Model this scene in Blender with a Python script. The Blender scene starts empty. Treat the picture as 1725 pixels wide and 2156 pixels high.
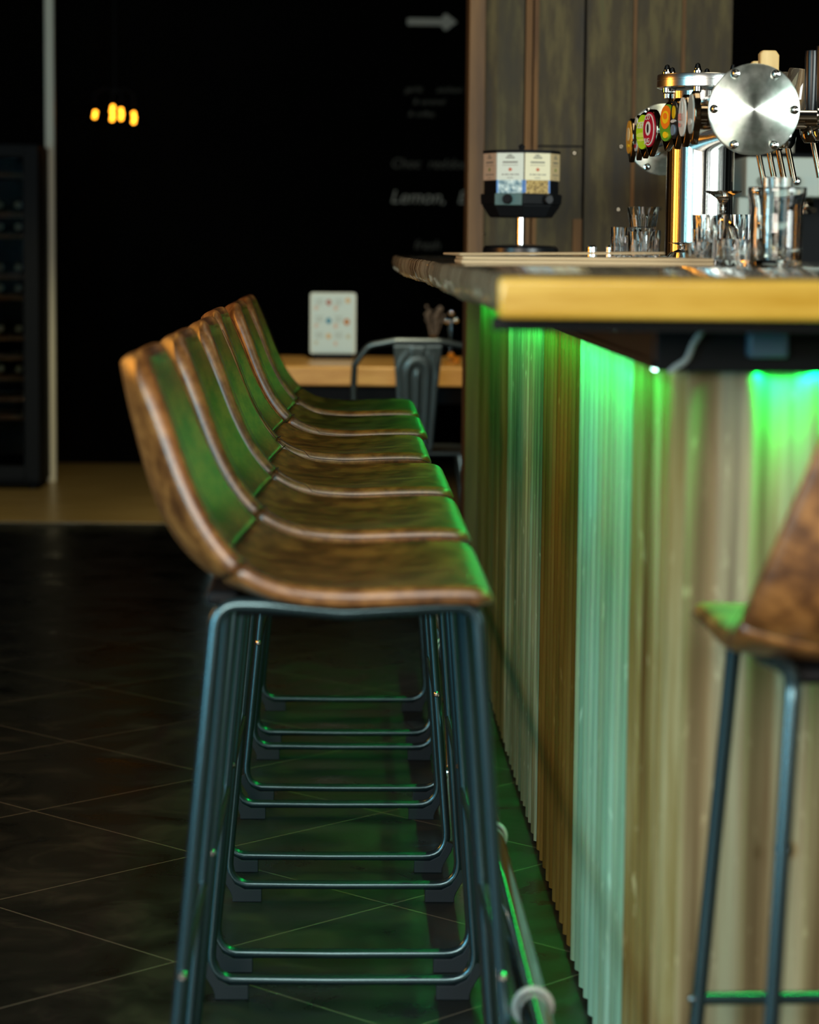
import bpy, bmesh, math, random
from mathutils import Vector, Matrix
random.seed(7)
S = bpy.context.scene
COL = S.collection
R = math.radians
PI = math.pi

# ------------------------------------------------------------------ camera
PITCH, YAW, ROLL, FPX = 0.10712, 0.02638, 0.009588, 5223.8
cam_d = bpy.data.cameras.new('camera')
cam = bpy.data.objects.new('camera', cam_d); COL.objects.link(cam); S.camera = cam
cam_d.sensor_fit = 'VERTICAL'; cam_d.lens = 85.0
cam_d.sensor_height = 85.0 * 2156 / FPX; cam_d.sensor_width = 85.0 * 1725 / FPX
fwd = Vector((math.sin(YAW) * math.cos(PITCH), math.cos(YAW) * math.cos(PITCH), -math.sin(PITCH)))
right = Vector((math.cos(YAW), -math.sin(YAW), 0))
up = right.cross(fwd)
r2 = right * math.cos(ROLL) + up * math.sin(ROLL)
u2 = -right * math.sin(ROLL) + up * math.cos(ROLL)
cam.matrix_world = Matrix(((r2.x, u2.x, -fwd.x, 0), (r2.y, u2.y, -fwd.y, 0), (r2.z, u2.z, -fwd.z, 1.2), (0, 0, 0, 1)))
cam_d.clip_start = 0.05; cam_d.clip_end = 60
cam_d.dof.use_dof = True; cam_d.dof.focus_distance = 4.75; cam_d.dof.aperture_fstop = 85 / 22.0
# ------------------------------------------------------------------ render look
S.view_settings.view_transform = 'Standard'; S.view_settings.look = 'None'
S.view_settings.gamma = 1.0; S.view_settings.exposure = 0.0
S.view_settings.use_curve_mapping = False
S.cycles.max_bounces = 10; S.cycles.transmission_bounces = 10; S.cycles.glossy_bounces = 4
S.cycles.sample_clamp_indirect = 3.0
# ------------------------------------------------------------------ world and lights
W = bpy.data.worlds.new('world'); S.world = W; W.use_nodes = True
W.node_tree.nodes['Background'].inputs[0].default_value = (0.35, 0.5, 0.5, 1)
W.node_tree.nodes['Background'].inputs[1].default_value = 0.002

def area(name, loc, target, sx, sy, power, col, spread=180):
    l = bpy.data.lights.new(name, 'AREA'); l.shape = 'RECTANGLE'; l.size = sx; l.size_y = sy
    l.energy = power; l.color = col; l.spread = R(spread)
    o = bpy.data.objects.new(name, l); COL.objects.link(o); o.location = loc
    d = Vector(target) - Vector(loc)
    o.rotation_euler = d.to_track_quat('-Z', 'Y').to_euler()
    return o
def spot(name, loc, target, power, col, ang, blend=0.6, rad=0.06):
    l = bpy.data.lights.new(name, 'SPOT'); l.energy = power; l.color = col
    l.spot_size = R(ang); l.spot_blend = blend; l.shadow_soft_size = rad
    o = bpy.data.objects.new(name, l); COL.objects.link(o); o.location = loc
    d = Vector(target) - Vector(loc)
    o.rotation_euler = d.to_track_quat('-Z', 'Y').to_euler()
    return o
# daylight through the shop window behind the photographer
area('window_light', (-0.7, -0.5, 1.9), (0.1, 3.2, 0.95), 2.0, 1.3, 150, (1.0, 0.88, 0.76))
area('side_window_light', (-3.2, 0.6, 1.6), (0.0, 3.4, 0.6), 0.8, 1.8, 110, (0.36, 0.82, 1.0))
# lamps over the bar and over the far table
area('bar_ceiling_light', (0.9, 4.6, 2.9), (0.6, 6.4, 1.2), 0.5, 1.6, 9, (1.0, 0.86, 0.62))
area('bar_window_light', (3.4, 1.6, 1.75), (0.9, 5.0, 1.35), 1.8, 1.4, 27, (0.88, 0.98, 0.95), 62)
spot('table_spot_light', (0.1, 7.6, 2.7), (0.1, 9.7, 0.8), 190, (1.0, 0.84, 0.60), 34)
spot('floor_spot_light', (-1.0, 9.8, 3.0), (-1.25, 11.6, 0.0), 110, (1.0, 0.84, 0.46), 50)
spot('warm_pendant_light', (-0.9, 5.2, 2.7), (-0.2, 4.2, 0.9), 20, (1.0, 0.40, 0.06), 75)
area('left_warm_lamp', (-2.3, 5.2, 1.45), (0.3, 4.6, 1.25), 0.5, 0.9, 26, (1.0, 0.38, 0.05))
# green LED tapes under the counter (the tapes themselves are modelled below)
GREEN = (0.0, 1.0, 0.13)
def led_area(name, loc, sx, sy, p, spread, tilt):
    a = area(name, loc, (loc[0], loc[1], 0), sx, sy, p, GREEN, spread); a.rotation_euler = (0, R(tilt), 0); return a
led_area('led_light_side', (0.3665, 4.98, 1.058), 0.008, 4.16, 7.5, 104, 2)
led_area('led_light_side_wide', (0.3665, 4.98, 1.0578), 0.008, 4.16, 2.6, 176, 4)
led_area('led_light_front', (0.732, 2.8545, 1.058), 0.515, 0.006, 5.0, 160, 0)

# ------------------------------------------------------------------ helpers
def tag(o, label=None, cat=None, group=None, kind=None):
    if label: o['label'] = label
    if cat: o['category'] = cat
    if group: o['group'] = group
    if kind: o['kind'] = kind
    return o
def empty(name, loc, label, cat, group=None, rz=0):
    o = bpy.data.objects.new(name, None); COL.objects.link(o); o.location = loc
    o.rotation_euler = (0, 0, rz); o.empty_display_size = 0.05
    return tag(o, label, cat, group)
def copy_tree(o, parent=None):
    c = o.copy(); COL.objects.link(c)
    if parent: c.parent = parent
    for ch in list(o.children): copy_tree(ch, c)
    return c

class MB:
    def __init__(s): s.v = []; s.f = []; s.m = []; s.mats = []
    def add(s, vs, fs, mi=0):
        b = len(s.v); s.v += [tuple(v) for v in vs]
        s.f += [tuple(b + i for i in f) for f in fs]; s.m += [mi] * len(fs); return s
    def box(s, a, b, mi=0, M=None):
        x0, y0, z0 = a; x1, y1, z1 = b
        vs = [Vector(p) for p in ((x0,y0,z0),(x1,y0,z0),(x1,y1,z0),(x0,y1,z0),(x0,y0,z1),(x1,y0,z1),(x1,y1,z1),(x0,y1,z1))]
        if M: vs = [M @ v for v in vs]
        return s.add(vs, [(0,3,2,1),(4,5,6,7),(0,1,5,4),(1,2,6,5),(2,3,7,6),(3,0,4,7)], mi)
    def lathe(s, prof, c=(0,0,0), n=32, mi=0, M=None, closed=False):
        # prof: list of (r,z); surface of revolution about z
        vs = []; fs = []; k = len(prof)
        for i in range(n):
            a = 2*PI*i/n
            for r, z in prof: vs.append(Vector((r*math.cos(a), r*math.sin(a), z)))
        for i in range(n):
            j = (i+1) % n
            for q in range(k-1 + (1 if closed else 0)):
                q2 = (q+1) % k
                fs.append((i*k+q, j*k+q, j*k+q2, i*k+q2))
        vs = [(M @ v) if M else v for v in vs]
        vs = [v + Vector(c) for v in vs]
        return s.add(vs, fs, mi)
    def cyl(s, a, b, r, r1=None, n=20, mi=0):
        return s.tube([a, b], r if r1 is None else [r, r1], n, mi)
    def tube(s, pts, r, n=12, mi=0, closed=False):
        pts = [Vector(p) for p in pts]; k = len(pts)
        rr = r if isinstance(r, (list, tuple)) else [r]*k
        T = []
        for i in range(k):
            if closed: t = pts[(i+1) % k] - pts[i-1]
            else: t = pts[min(i+1, k-1)] - pts[max(i-1, 0)]
            T.append(t.normalized())
        N = T[0].orthogonal().normalized(); vs = []; fs = []
        for i in range(k):
            N = (N - T[i]*N.dot(T[i])).normalized(); B = T[i].cross(N)
            for j in range(n):
                a = 2*PI*j/n
                vs.append(pts[i] + (N*math.cos(a) + B*math.sin(a))*rr[i])
        for i in range(k if closed else k-1):
            i2 = (i+1) % k
            for j in range(n):
                j2 = (j+1) % n
                fs.append((i*n+j, i*n+j2, i2*n+j2, i2*n+j))
        if not closed:
            fs.append(tuple(range(n-1, -1, -1))); fs.append(tuple((k-1)*n+j for j in range(n)))
        return s.add(vs, fs, mi)
    def prism(s, poly, lo, hi, axis='z', mi=0, M=None):
        def P(a, b, c):
            return {'z': Vector((a, b, c)), 'y': Vector((a, c, b)), 'x': Vector((c, a, b))}[axis]
        n = len(poly)
        vs = [P(a, b, lo) for a, b in poly] + [P(a, b, hi) for a, b in poly]
        if M: vs = [M @ v for v in vs]
        fs = [tuple(range(n-1, -1, -1)), tuple(range(n, 2*n))] + [(i, (i+1) % n, n+(i+1) % n, n+i) for i in range(n)]
        return s.add(vs, fs, mi)
    def sphere(s, c, r, n=14, m=8, sz=1.0, mi=0):
        pr = [(max(1e-4, r*math.sin(PI*i/m)), -r*sz*math.cos(PI*i/m)) for i in range(m+1)]
        return s.lathe(pr, c, n, mi)
    def build(s, name, mat, parent=None, smooth=True, loc=None, bevel=0, ang=35, seg=2):
        me = bpy.data.meshes.new(name); me.from_pydata(s.v, [], s.f)
        for m in (mat if isinstance(mat, (list, tuple)) else [mat]): me.materials.append(m)
        me.polygons.foreach_set('material_index', s.m)
        bm = bmesh.new(); bm.from_mesh(me)
        bmesh.ops.remove_doubles(bm, verts=bm.verts, dist=1e-6)
        bmesh.ops.recalc_face_normals(bm, faces=bm.faces)
        bm.to_mesh(me); bm.free()
        if smooth:
            me.shade_smooth() if hasattr(me, 'shade_smooth') else None
            me.set_sharp_from_angle(angle=R(ang))
        o = bpy.data.objects.new(name, me); COL.objects.link(o)
        if parent: o.parent = parent
        if loc: o.location = loc
        if bevel:
            b = o.modifiers.new('bevel', 'BEVEL'); b.width = bevel; b.segments = seg; b.limit_method = 'ANGLE'; b.angle_limit = R(40)
        return o

def arc(cx, cy, r, a0, a1, n):
    return [(cx + r*math.cos(R(a0 + (a1-a0)*i/n)), cy + r*math.sin(R(a0 + (a1-a0)*i/n))) for i in range(n+1)]

def fillet(pts, rads, n=6):
    out = [Vector(pts[0])]
    for i in range(1, len(pts)-1):
        p, a, b = Vector(pts[i]), Vector(pts[i-1]), Vector(pts[i+1]); r = rads[i-1]
        d1 = (a-p).normalized(); d2 = (b-p).normalized()
        h = d1.angle(d2)/2; t = min(r/math.tan(h), (a-p).length*.49, (b-p).length*.49)
        q1 = p + d1*t; q2 = p + d2*t
        for k in range(n+1):
            u = k/n; out.append(q1*(1-u)**2 + p*2*u*(1-u) + q2*u*u)
    out.append(Vector(pts[-1])); return out

# ------------------------------------------------------------------ materials
def mat(name, col, rough=0.5, metal=0.0, spec=0.5, coat=0.0, trans=0.0, ior=1.45, emit=None, estr=0.0, aniso=0.0):
    m = bpy.data.materials.new(name); m.use_nodes = True
    b = m.node_tree.nodes['Principled BSDF']
    b.inputs['Base Color'].default_value = (*col, 1); b.inputs['Roughness'].default_value = rough
    b.inputs['Metallic'].default_value = metal; b.inputs['Specular IOR Level'].default_value = spec
    b.inputs['Coat Weight'].default_value = coat; b.inputs['Transmission Weight'].default_value = trans
    b.inputs['IOR'].default_value = ior
    if aniso: b.inputs['Anisotropic'].default_value = aniso
    if emit:
        b.inputs['Emission Color'].default_value = (*emit, 1); b.inputs['Emission Strength'].default_value = estr
    return m
def nodes(m):
    nt = m.node_tree; return nt, nt.nodes, nt.links, nt.nodes['Principled BSDF']
def noise_mat(name, stops, scale=(1,1,1), nscale=5, detail=6, rough=0.5, rvar=0.0, bump=0.0, bdist=0.002, metal=0, spec=0.5, coat=0, rot=(0,0,0), dist=0.0, nrough=0.6):
    """colour ramp over stretched noise in object coordinates"""
    m = mat(name, stops[0][1], rough, metal, spec, coat); nt, N, L, b = nodes(m)
    tc = N.new('ShaderNodeTexCoord'); mp = N.new('ShaderNodeMapping')
    mp.inputs['Scale'].default_value = scale; mp.inputs['Rotation'].default_value = rot
    nz = N.new('ShaderNodeTexNoise'); nz.inputs['Scale'].default_value = nscale; nz.inputs['Detail'].default_value = detail
    nz.inputs['Roughness'].default_value = nrough; nz.inputs['Distortion'].default_value = dist
    cr = N.new('ShaderNodeValToRGB')
    while len(cr.color_ramp.elements) < len(stops): cr.color_ramp.elements.new(0.5)
    for e, (p, c) in zip(cr.color_ramp.elements, stops): e.position = p; e.color = (*c, 1)
    L.new(tc.outputs['Object'], mp.inputs[0]); L.new(mp.outputs[0], nz.inputs['Vector'])
    L.new(nz.outputs[0], cr.inputs[0]); L.new(cr.outputs[0], b.inputs['Base Color'])
    if rvar:
        mr = N.new('ShaderNodeMapRange'); mr.inputs[3].default_value = rough - rvar; mr.inputs[4].default_value = rough + rvar
        mr.inputs[1].default_value = 0.3; mr.inputs[2].default_value = 0.7
        L.new(nz.outputs[0], mr.inputs[0]); L.new(mr.outputs[0], b.inputs['Roughness'])
    if bump:
        bp = N.new('ShaderNodeBump'); bp.inputs['Strength'].default_value = bump; bp.inputs['Distance'].default_value = bdist
        L.new(nz.outputs[0], bp.inputs['Height']); L.new(bp.outputs[0], b.inputs['Normal'])
    return m

M = {}
M['leather'] = noise_mat('brown_leather', [(0.38, (0.075, 0.024, 0.003)), (0.5, (0.19, 0.072, 0.013)), (0.64, (0.35, 0.150, 0.034))], (1,1,1), 24, 8, 0.46, 0.05, 0.15, 0.0006, spec=0.7, nrough=.68)
_b = M['leather'].node_tree.nodes['Principled BSDF']; _b.inputs['Coat Weight'].default_value = 0.65; _b.inputs['Coat Roughness'].default_value = 0.40; _b.inputs['Coat IOR'].default_value = 1.75
M['stitch'] = mat('dark_stitching', (0.03, 0.014, 0.007), 0.7)
M['black_steel'] = mat('black_steel_teal_glint', (0.06, 0.11, 0.125), 0.27, 0.85, 0.6)  # black frame steel; teal of the cool window glints put into its base colour
M['rubber'] = mat('black_rubber', (0.013, 0.019, 0.023), 0.65, 0, 0.3)
M['screw'] = mat('steel_screw', (0.6, 0.6, 0.58), 0.25, 1.0)
M['chrome'] = mat('chrome', (0.75, 0.75, 0.73), 0.08, 1.0)
M['brushed'] = mat('brushed_steel', (0.72, 0.74, 0.72), 0.26, 1.0)
M['dark_chrome'] = mat('dark_chrome', (0.25, 0.2, 0.14), 0.12, 1.0)
M['black'] = mat('matt_black', (0.004, 0.005, 0.006), 0.6, 0, 0.2)
M['gloss_black'] = mat('gloss_black', (0.006, 0.007, 0.008), 0.32, 0, 0.4)
M['glass'] = mat('clear_glass', (0.97, 1.0, 0.99), 0.0, 0, 0.5, 0, 1.0, 1.46)
M['led_tape'] = mat('green_led_tape', (0.1, 0.6, 0.2), 0.5, emit=(0.02, 1.0, 0.2), estr=6)
M['led_diode'] = mat('white_hot_diode', (1, 1, 1), 0.5, emit=(0.55, 1.0, 0.85), estr=14)
M['white_plastic'] = mat('white_plastic', (0.6, 0.62, 0.58), 0.45)
M['ring'] = mat('clear_grey_plastic', (0.42, 0.44, 0.42), 0.3, 0, 0.5)
M['rail_chrome'] = mat('rail_chrome', (0.42, 0.45, 0.42), 0.10, 1.0)
M['cable_grey'] = mat('grey_cable', (0.35, 0.36, 0.34), 0.5)
M['blue_box'] = mat('blue_grey_housing', (0.06, 0.12, 0.17), 0.4)

# corrugated sheets: streaks run down the sheet
def sheet_mat(name, a, b, c, rough=0.5, sc=1.0):
    m = noise_mat(name, [(0.28, a), (0.5, b), (0.72, c)], (9*sc, 9*sc, 0.55), 2.2, 8, rough, 0.1, 0.25, 0.002, spec=0.45, dist=0.3)
    nt, N, L, bs = nodes(m)
    tc = N['Texture Coordinate']; nz = N.new('ShaderNodeTexNoise'); nz.inputs['Scale'].default_value = 60; nz.inputs['Detail'].default_value = 5
    mp = N.new('ShaderNodeMapping'); mp.inputs['Scale'].default_value = (1, 1, 0.35)
    cr = N.new('ShaderNodeValToRGB'); cr.color_ramp.elements[0].position = 0.64; cr.color_ramp.elements[1].position = 0.9
    mx = N.new('ShaderNodeMix'); mx.data_type = 'RGBA'; mx.inputs['B'].default_value = (*[min(1, x*1.7+0.03) for x in c], 1)
    src = bs.inputs['Base Color'].links[0].from_socket
    L.new(tc.outputs['Object'], mp.inputs[0]); L.new(mp.outputs[0], nz.inputs['Vector']); L.new(nz.outputs[0], cr.inputs[0])
    L.new(cr.outputs[0], mx.inputs['Factor']); L.new(src, mx.inputs['A']); L.new(mx.outputs['Result'], bs.inputs['Base Color'])
    return m
M['sheet_olive'] = sheet_mat('olive_rust_sheet', (0.05, 0.045, 0.012), (0.10, 0.09, 0.03), (0.17, 0.15, 0.06))
M['sheet_grey'] = sheet_mat('weathered_grey_sheet', (0.045, 0.085, 0.045), (0.14, 0.18, 0.11), (0.36, 0.42, 0.30))
M['sheet_brown'] = sheet_mat('brown_rust_sheet', (0.06, 0.032, 0.004), (0.11, 0.065, 0.010), (0.16, 0.10, 0.02))
M['sheet_pale'] = sheet_mat('galvanised_sheet_green_lit', (0.13, 0.28, 0.19), (0.24, 0.44, 0.32), (0.36, 0.56, 0.43))  # galvanised grey with the green LED spill mixed into its base colour
M['sheet_ochre'] = sheet_mat('ochre_patina_sheet', (0.08, 0.04, 0.012), (0.19, 0.145, 0.045), (0.36, 0.34, 0.18))
M['sheet_beige'] = sheet_mat('beige_patina_sheet', (0.115, 0.075, 0.035), (0.23, 0.19, 0.10), (0.36, 0.34, 0.20), 0.6, 1.8)

M['column'] = noise_mat('brushed_column_steel', [(0.40, (0.16, 0.17, 0.16)), (0.56, (0.80, 0.82, 0.78))], (1, 1, 0.003), 170, 5, 0.20, 0.08, 0.5, 0.0006, metal=1)
M['honey'] = noise_mat('honey_wood', [(0.3, (0.44, 0.25, 0.025)), (0.6, (0.60, 0.39, 0.06))], (1.2, 6, 14), 3, 6, 0.3, 0.05, 0.1, 0.001, coat=0.3)
M['table_wood'] = noise_mat('table_wood', [(0.3, (0.42, 0.20, 0.035)), (0.7, (0.70, 0.42, 0.11))], (1.2, 6, 12), 3, 6, 0.35, 0.05)
M['slab_top'] = noise_mat('dark_varnished_slab', [(0.3, (0.05, 0.04, 0.025)), (0.7, (0.13, 0.11, 0.075))], (8, 0.8, 8), 3, 6, 0.10, 0.03, coat=0.6)
M['bark'] = noise_mat('weathered_live_edge', [(0.3, (0.05, 0.03, 0.015)), (0.44, (0.17, 0.14, 0.09)), (0.60, (0.30, 0.28, 0.19)), (0.70, (0.36, 0.33, 0.24)), (0.78, (0.50, 0.20, 0.04))], (4, 7, 2.0), 3, 8, 0.3, 0.1, 0.6, 0.004, coat=0.3)
M['board_edge'] = noise_mat('pale_board', [(0.3, (0.40, 0.28, 0.14)), (0.7, (0.58, 0.44, 0.26))], (1, 1, 60), 2, 3, 0.5)
M['plank'] = noise_mat('reclaimed_plank', [(0.30, (0.014, 0.009, 0.002)), (0.5, (0.046, 0.033, 0.010)), (0.64, (0.098, 0.078, 0.028)), (0.78, (0.072, 0.080, 0.034))], (8, 8, 1.3), 2.8, 10, 0.7, 0.08, 0.5, 0.003, dist=0.1, nrough=.66)
M['plank_warm'] = noise_mat('warm_plank_edge', [(0.3, (0.07, 0.03, 0.006)), (0.7, (0.20, 0.095, 0.022))], (7, 7, 0.8), 2.4, 6, 0.7)
M['post'] = noise_mat('brown_post', [(0.3, (0.06, 0.028, 0.007)), (0.7, (0.17, 0.085, 0.024))], (9, 9, 0.7), 2.4, 6, 0.6)
M['wall_black'] = noise_mat('black_wall', [(0.3, (0.0010, 0.0010, 0.0010)), (0.7, (0.0022, 0.0022, 0.0018))], (1,1,1), 3, 3, 0.9, spec=0.05)
M['ceiling'] = mat('black_ceiling', (0.004, 0.004, 0.004), 0.9)
M['chalkboard'] = noise_mat('chalkboard', [(0.3, (0.0010, 0.0010, 0.0010)), (0.8, (0.003, 0.003, 0.0025))], (1,1,1), 4, 4, 0.9, spec=0.05)
M['chalk'] = mat('chalk', (0.5, 0.5, 0.42), 0.9)
M['chalk_dim'] = mat('faint_chalk', (0.16, 0.16, 0.13), 0.9)
M['arrow'] = mat('painted_arrow', (0.55, 0.55, 0.47), 0.8)
M['cream'] = mat('cream_paint', (0.80, 0.82, 0.68), 0.5)

# tiled floor: square tiles laid diagonally, grout lines lighter than the tile
def floor_mat():
    m = noise_mat('slate_floor_tiles', [(0.3, (0.005, 0.0065, 0.0055)), (0.52, (0.014, 0.0165, 0.014)), (0.72, (0.038, 0.038, 0.029))], (1,1,1), 5, 9, 0.34, 0.12, 0.15, 0.001, spec=0.45, dist=0.8)
    nt, N, L, b = nodes(m); tc = N['Texture Coordinate']
    sp = N.new('ShaderNodeSeparateXYZ'); L.new(tc.outputs['Object'], sp.inputs[0])
    def math_(op, a, bb=None, c=None):
        n = N.new('ShaderNodeMath'); n.operation = op
        for i, q in enumerate((a, bb, c)):
            if q is None: continue
            if isinstance(q, (int, float)): n.inputs[i].default_value = q
            else: L.new(q, n.inputs[i])
        return n.outputs[0]
    lines = []
    for sgn, off, pit in ((1, 3.79, .7355), (-1, -4.35, .742)):
        s_ = math_('MULTIPLY_ADD', sp.outputs['Y'], sgn, sp.outputs['X'])
        t = math_('DIVIDE', math_('SUBTRACT', s_, off), pit)
        fr = math_('FRACT', math_('ADD', t, 40.5))
        d = math_('ABSOLUTE', math_('SUBTRACT', fr, 0.5))
        lines.append(math_('LESS_THAN', d, 0.0036))
    g = math_('MAXIMUM', lines[0], lines[1])
    mx = N.new('ShaderNodeMix'); mx.data_type = 'RGBA'; mx.inputs['B'].default_value = (0.13, 0.12, 0.09, 1)
    src = b.inputs['Base Color'].links[0].from_socket
    L.new(g, mx.inputs['Factor']); L.new(src, mx.inputs['A']); L.new(mx.outputs['Result'], b.inputs['Base Color'])
    return m
M['tiles'] = floor_mat()
M['wood_floor'] = noise_mat('wood_floor', [(0.3, (0.20, 0.13, 0.04)), (0.7, (0.34, 0.25, 0.10))], (0.6, 9, 1), 3, 6, 0.3, 0.05)

# ------------------------------------------------------------------ setting
def struct(o): o['kind'] = 'structure'; return o
struct(MB().box((-4, -2.0, -0.08), (4, 10.62, 0)).build('floor', M['tiles'], smooth=False))
struct(MB().box((-4, 10.62, -0.08), (4, 13.62, 0.004)).build('floor_wood', M['wood_floor'], smooth=False))
struct(MB().box((-4, 13.5, 0), (4, 13.62, 3.2)).build('wall_back', M['wall_black'], smooth=False))
struct(MB().box((-4.1, -2.0, 0), (-4, 13.62, 3.2)).build('wall_left', M['wall_black'], smooth=False))
struct(MB().box((4.0, 7.0, 0), (4.1, 13.62, 3.2)).build('wall_right', M['wall_black'], smooth=False))
struct(MB().box((-4.1, -2.0, 3.2), (4.1, 13.62, 3.3)).build('ceiling', M['ceiling'], smooth=False))
struct(MB().box((-1.492, 12.43, 0), (-1.448, 12.47, 3.2)).build('trim_1', M['cream'], bevel=0.004))
# plank wall behind the bar
wb = MB().box((0.392, 7.235, 0), (1.108, 7.33, 3.2), 2)
for x0, x1, sp_ in ((0.394, 0.507, []), (0.541, 0.678, [1.487]), (0.686, 0.822, []), (0.830, 0.962, []), (0.970, 1.104, [])):
    zs_ = [0] + sp_ + [3.2]
    for a, b_ in zip(zs_[:-1], zs_[1:]):
        wb.box((x0, 7.205, a + .003), (x1, 7.235, b_ - .003), 0)
wb.box((0.511, 7.200, 0), (0.530, 7.235, 3.2), 1)
wb.box((0.655, 7.199, 0), (0.680, 7.206, 1.28), 1)
wb.box((0.535, 7.199, 0), (0.548, 7.206, 3.2), 1)
wb.box((0.820, 7.199, 0), (0.829, 7.206, 3.2), 1)
wb.box((0.960, 7.199, 1.2), (0.969, 7.206, 3.2), 1)
for x, z in ((0.79, 1.487), (0.785, 1.307), (0.905, 1.312), (0.398, 1.235), (0.655, 1.467)):
    wb.sphere((x, 7.203, z), 0.006, 10, 6, 1, 3)
struct(wb.build('wall_plank', [M['plank'], M['plank_warm'], M['black'], M['chrome']], smooth=False))
struct(MB().box((0.345, 7.13, 0), (0.392, 7.33, 3.2)).build('trim_2', M['post'], bevel=0.003))
struct(MB().box((1.108, 9.3, 0), (4.0, 9.4, 3.2)).build('wall_service', M['wall_black'], smooth=False))

# ------------------------------------------------------------------ bar counter
Z0 = 1.173
bar = empty('bar_counter', (0.384, 2.87, 0), 'long bar counter clad in weathered corrugated metal sheets with green light under its top', 'bar counter')
def child(o): o.parent = bar; o.matrix_parent_inverse = Matrix.Translation(-bar.location); return o
PIT, AMP = 0.0745, 0.0105
XF = 0.392
def sheet(y0, y1, mt, label, z0=0.022):
    mb = MB(); n = int(abs(y1-y0)/PIT*12); vs = []; fs = []
    for i in range(n+1):
        y = y0 + (y1-y0)*i/n
        x = XF - AMP*math.cos(2*PI*y/PIT)
        zz = z0 + 0.003*math.sin(y*37)
        vs += [(x, y, zz), (x, y, 1.07), (x+.003, y, zz), (x+.003, y, 1.07)]
    for i in range(n):
        a = i*4; b_ = a+4
        fs += [(a, b_, b_+1, a+1), (a+2, a+3, b_+3, b_+2), (a, a+2, b_+2, b_), (a+1, b_+1, b_+3, a+3)]
    fs += [(0, 1, 3, 2), (n*4, n*4+2, n*4+3, n*4+1)]
    o = child(mb.add(vs, fs).build('corrugated_sheet', M[mt], ang=80)); o['label'] = label
sheet(7.12, 5.83, 'sheet_olive', 'dark olive corrugated sheet at the far end')
sheet(5.83, 4.83, 'sheet_grey', 'green-grey weathered corrugated sheet')
sheet(4.83, 4.08, 'sheet_brown', 'dark rust-brown corrugated sheet')
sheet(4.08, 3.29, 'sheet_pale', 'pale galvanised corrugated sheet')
sheet(3.29, 2.875, 'sheet_ochre', 'ochre patinated corrugated sheet beside the corner')
# front sheets, facing the photographer
def front(x0, x1, mt, label, ph=0.0):
    mb = MB(); n = int((x1-x0)/PIT*16); vs = []; fs = []
    for i in range(n+1):
        x = x0 + (x1-x0)*i/n; y = 2.868 - AMP*math.cos(2*PI*(x+ph)/PIT)
        vs += [(x, y, .022), (x, y, 1.07), (x, y+.003, .022), (x, y+.003, 1.07)]
    for i in range(n):
        a = i*4; b_ = a+4
        fs += [(a, b_, b_+1, a+1), (a+2, a+3, b_+3, b_+2), (a, a+2, b_+2, b_), (a+1, b_+1, b_+3, a+3)]
    fs += [(0, 1, 3, 2), (n*4, n*4+2, n*4+3, n*4+1)]
    o = child(mb.add(vs, fs).build('corrugated_sheet', M[mt], ang=80)); o['label'] = label
front(0.396, 0.985, 'sheet_beige', 'beige patinated corrugated sheet on the near end', -0.4700)
sc = child(MB().lathe([(0.0001, .005), (.005, .0045), (.0085, .002), (.0105, .0), (.0105, -.001)], (0, 0, 0), 16, M=Matrix.Rotation(R(-90), 4, 'X')).build('screw', M['screw'], loc=None))
sc.data.transform(Matrix.Translation((0.519, 2.854, 0.497)))
pl = MB().box((0.396, 2.90, 0), (0.975, 7.12, 0.07)).box((0.393, 2.872, 0), (0.975, 2.90, 0.05))
child(pl.build('plinth', M['black'], smooth=False))
child(MB().box((0.41, 2.88, 0.07), (0.975, 7.12, 1.07)).build('counter_body', M['black'], smooth=False))
rl = MB().box((0.352, 2.83, 1.071), (0.41, 7.12, 1.1275)).box((0.352, 2.83, 1.061), (0.356, 7.12, 1.071)).box((0.352, 2.80, 1.071), (0.99, 2.88, 1.1275)).box((0.352, 2.80, 1.061), (0.99, 2.804, 1.071))
child(rl.build('top_rail', M['black'], bevel=0.003))
fr = MB().box((0.150, 2.535, 1.114), (0.99, 2.56, 1.1275)).box((0.300, 2.56, 1.114), (0.325, 6.5, 1.1275))
for y in (3.4, 4.2, 5.0, 5.8): fr.box((0.325, y, 1.114), (0.351, y+.03, 1.1275))
child(fr.build('steel_frame', M['black'], bevel=0.002))

# counter top: live edge slab with a honey-coloured board along the near end
top = empty('worktop', (0.15, 2.5, 1.129), 'thick live-edge wooden bar worktop with a honey-yellow near end', 'worktop')
vs = []; fs = []; ns = 120
rnd = random.Random(3)
for i in range(ns+1):
    t = i/ns; y = 2.512 + t*(6.6-2.512)
    xl = 0.152 - 0.032*t + 0.004*math.sin(y*3.1) + 0.002*math.sin(y*11) + rnd.uniform(-.0006, .0006)*(1+4*(4.2 < y < 5.9))
    lo = 0.0015*math.sin(y*7) + rnd.uniform(-.0008, .0008)
    vs += [(xl+.006, y, Z0), (xl+.001, y, Z0-.004), (xl-.002, y, Z0-.018), (xl+.002, y, Z0-.034), (xl+.012, y, Z0-.044+lo*.3), (xl+.05, y, Z0-.044), (1.0, y, Z0-.044), (1.0, y, Z0)]
for i in range(ns):
    a = i*8; b_ = a+8
    for j in range(8):
        j2 = (j+1) % 8; fs.append((a+j, a+j2, b_+j2, b_+j))
fs += [tuple(range(8)), tuple(ns*8+j for j in range(7, -1, -1))]
mbs = MB().add(vs, fs)
for k, f in enumerate(mbs.f):
    zz = [mbs.v[i][2] for i in f]
    if min(zz) > Z0-.0005: mbs.m[k] = 0
    else: mbs.m[k] = 1
sl = mbs.build('slab', [M['slab_top'], M['bark']], top, ang=50); sl.matrix_parent_inverse = Matrix.Translation(-top.location)
sl.data.transform(Matrix.Identity(4))
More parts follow.
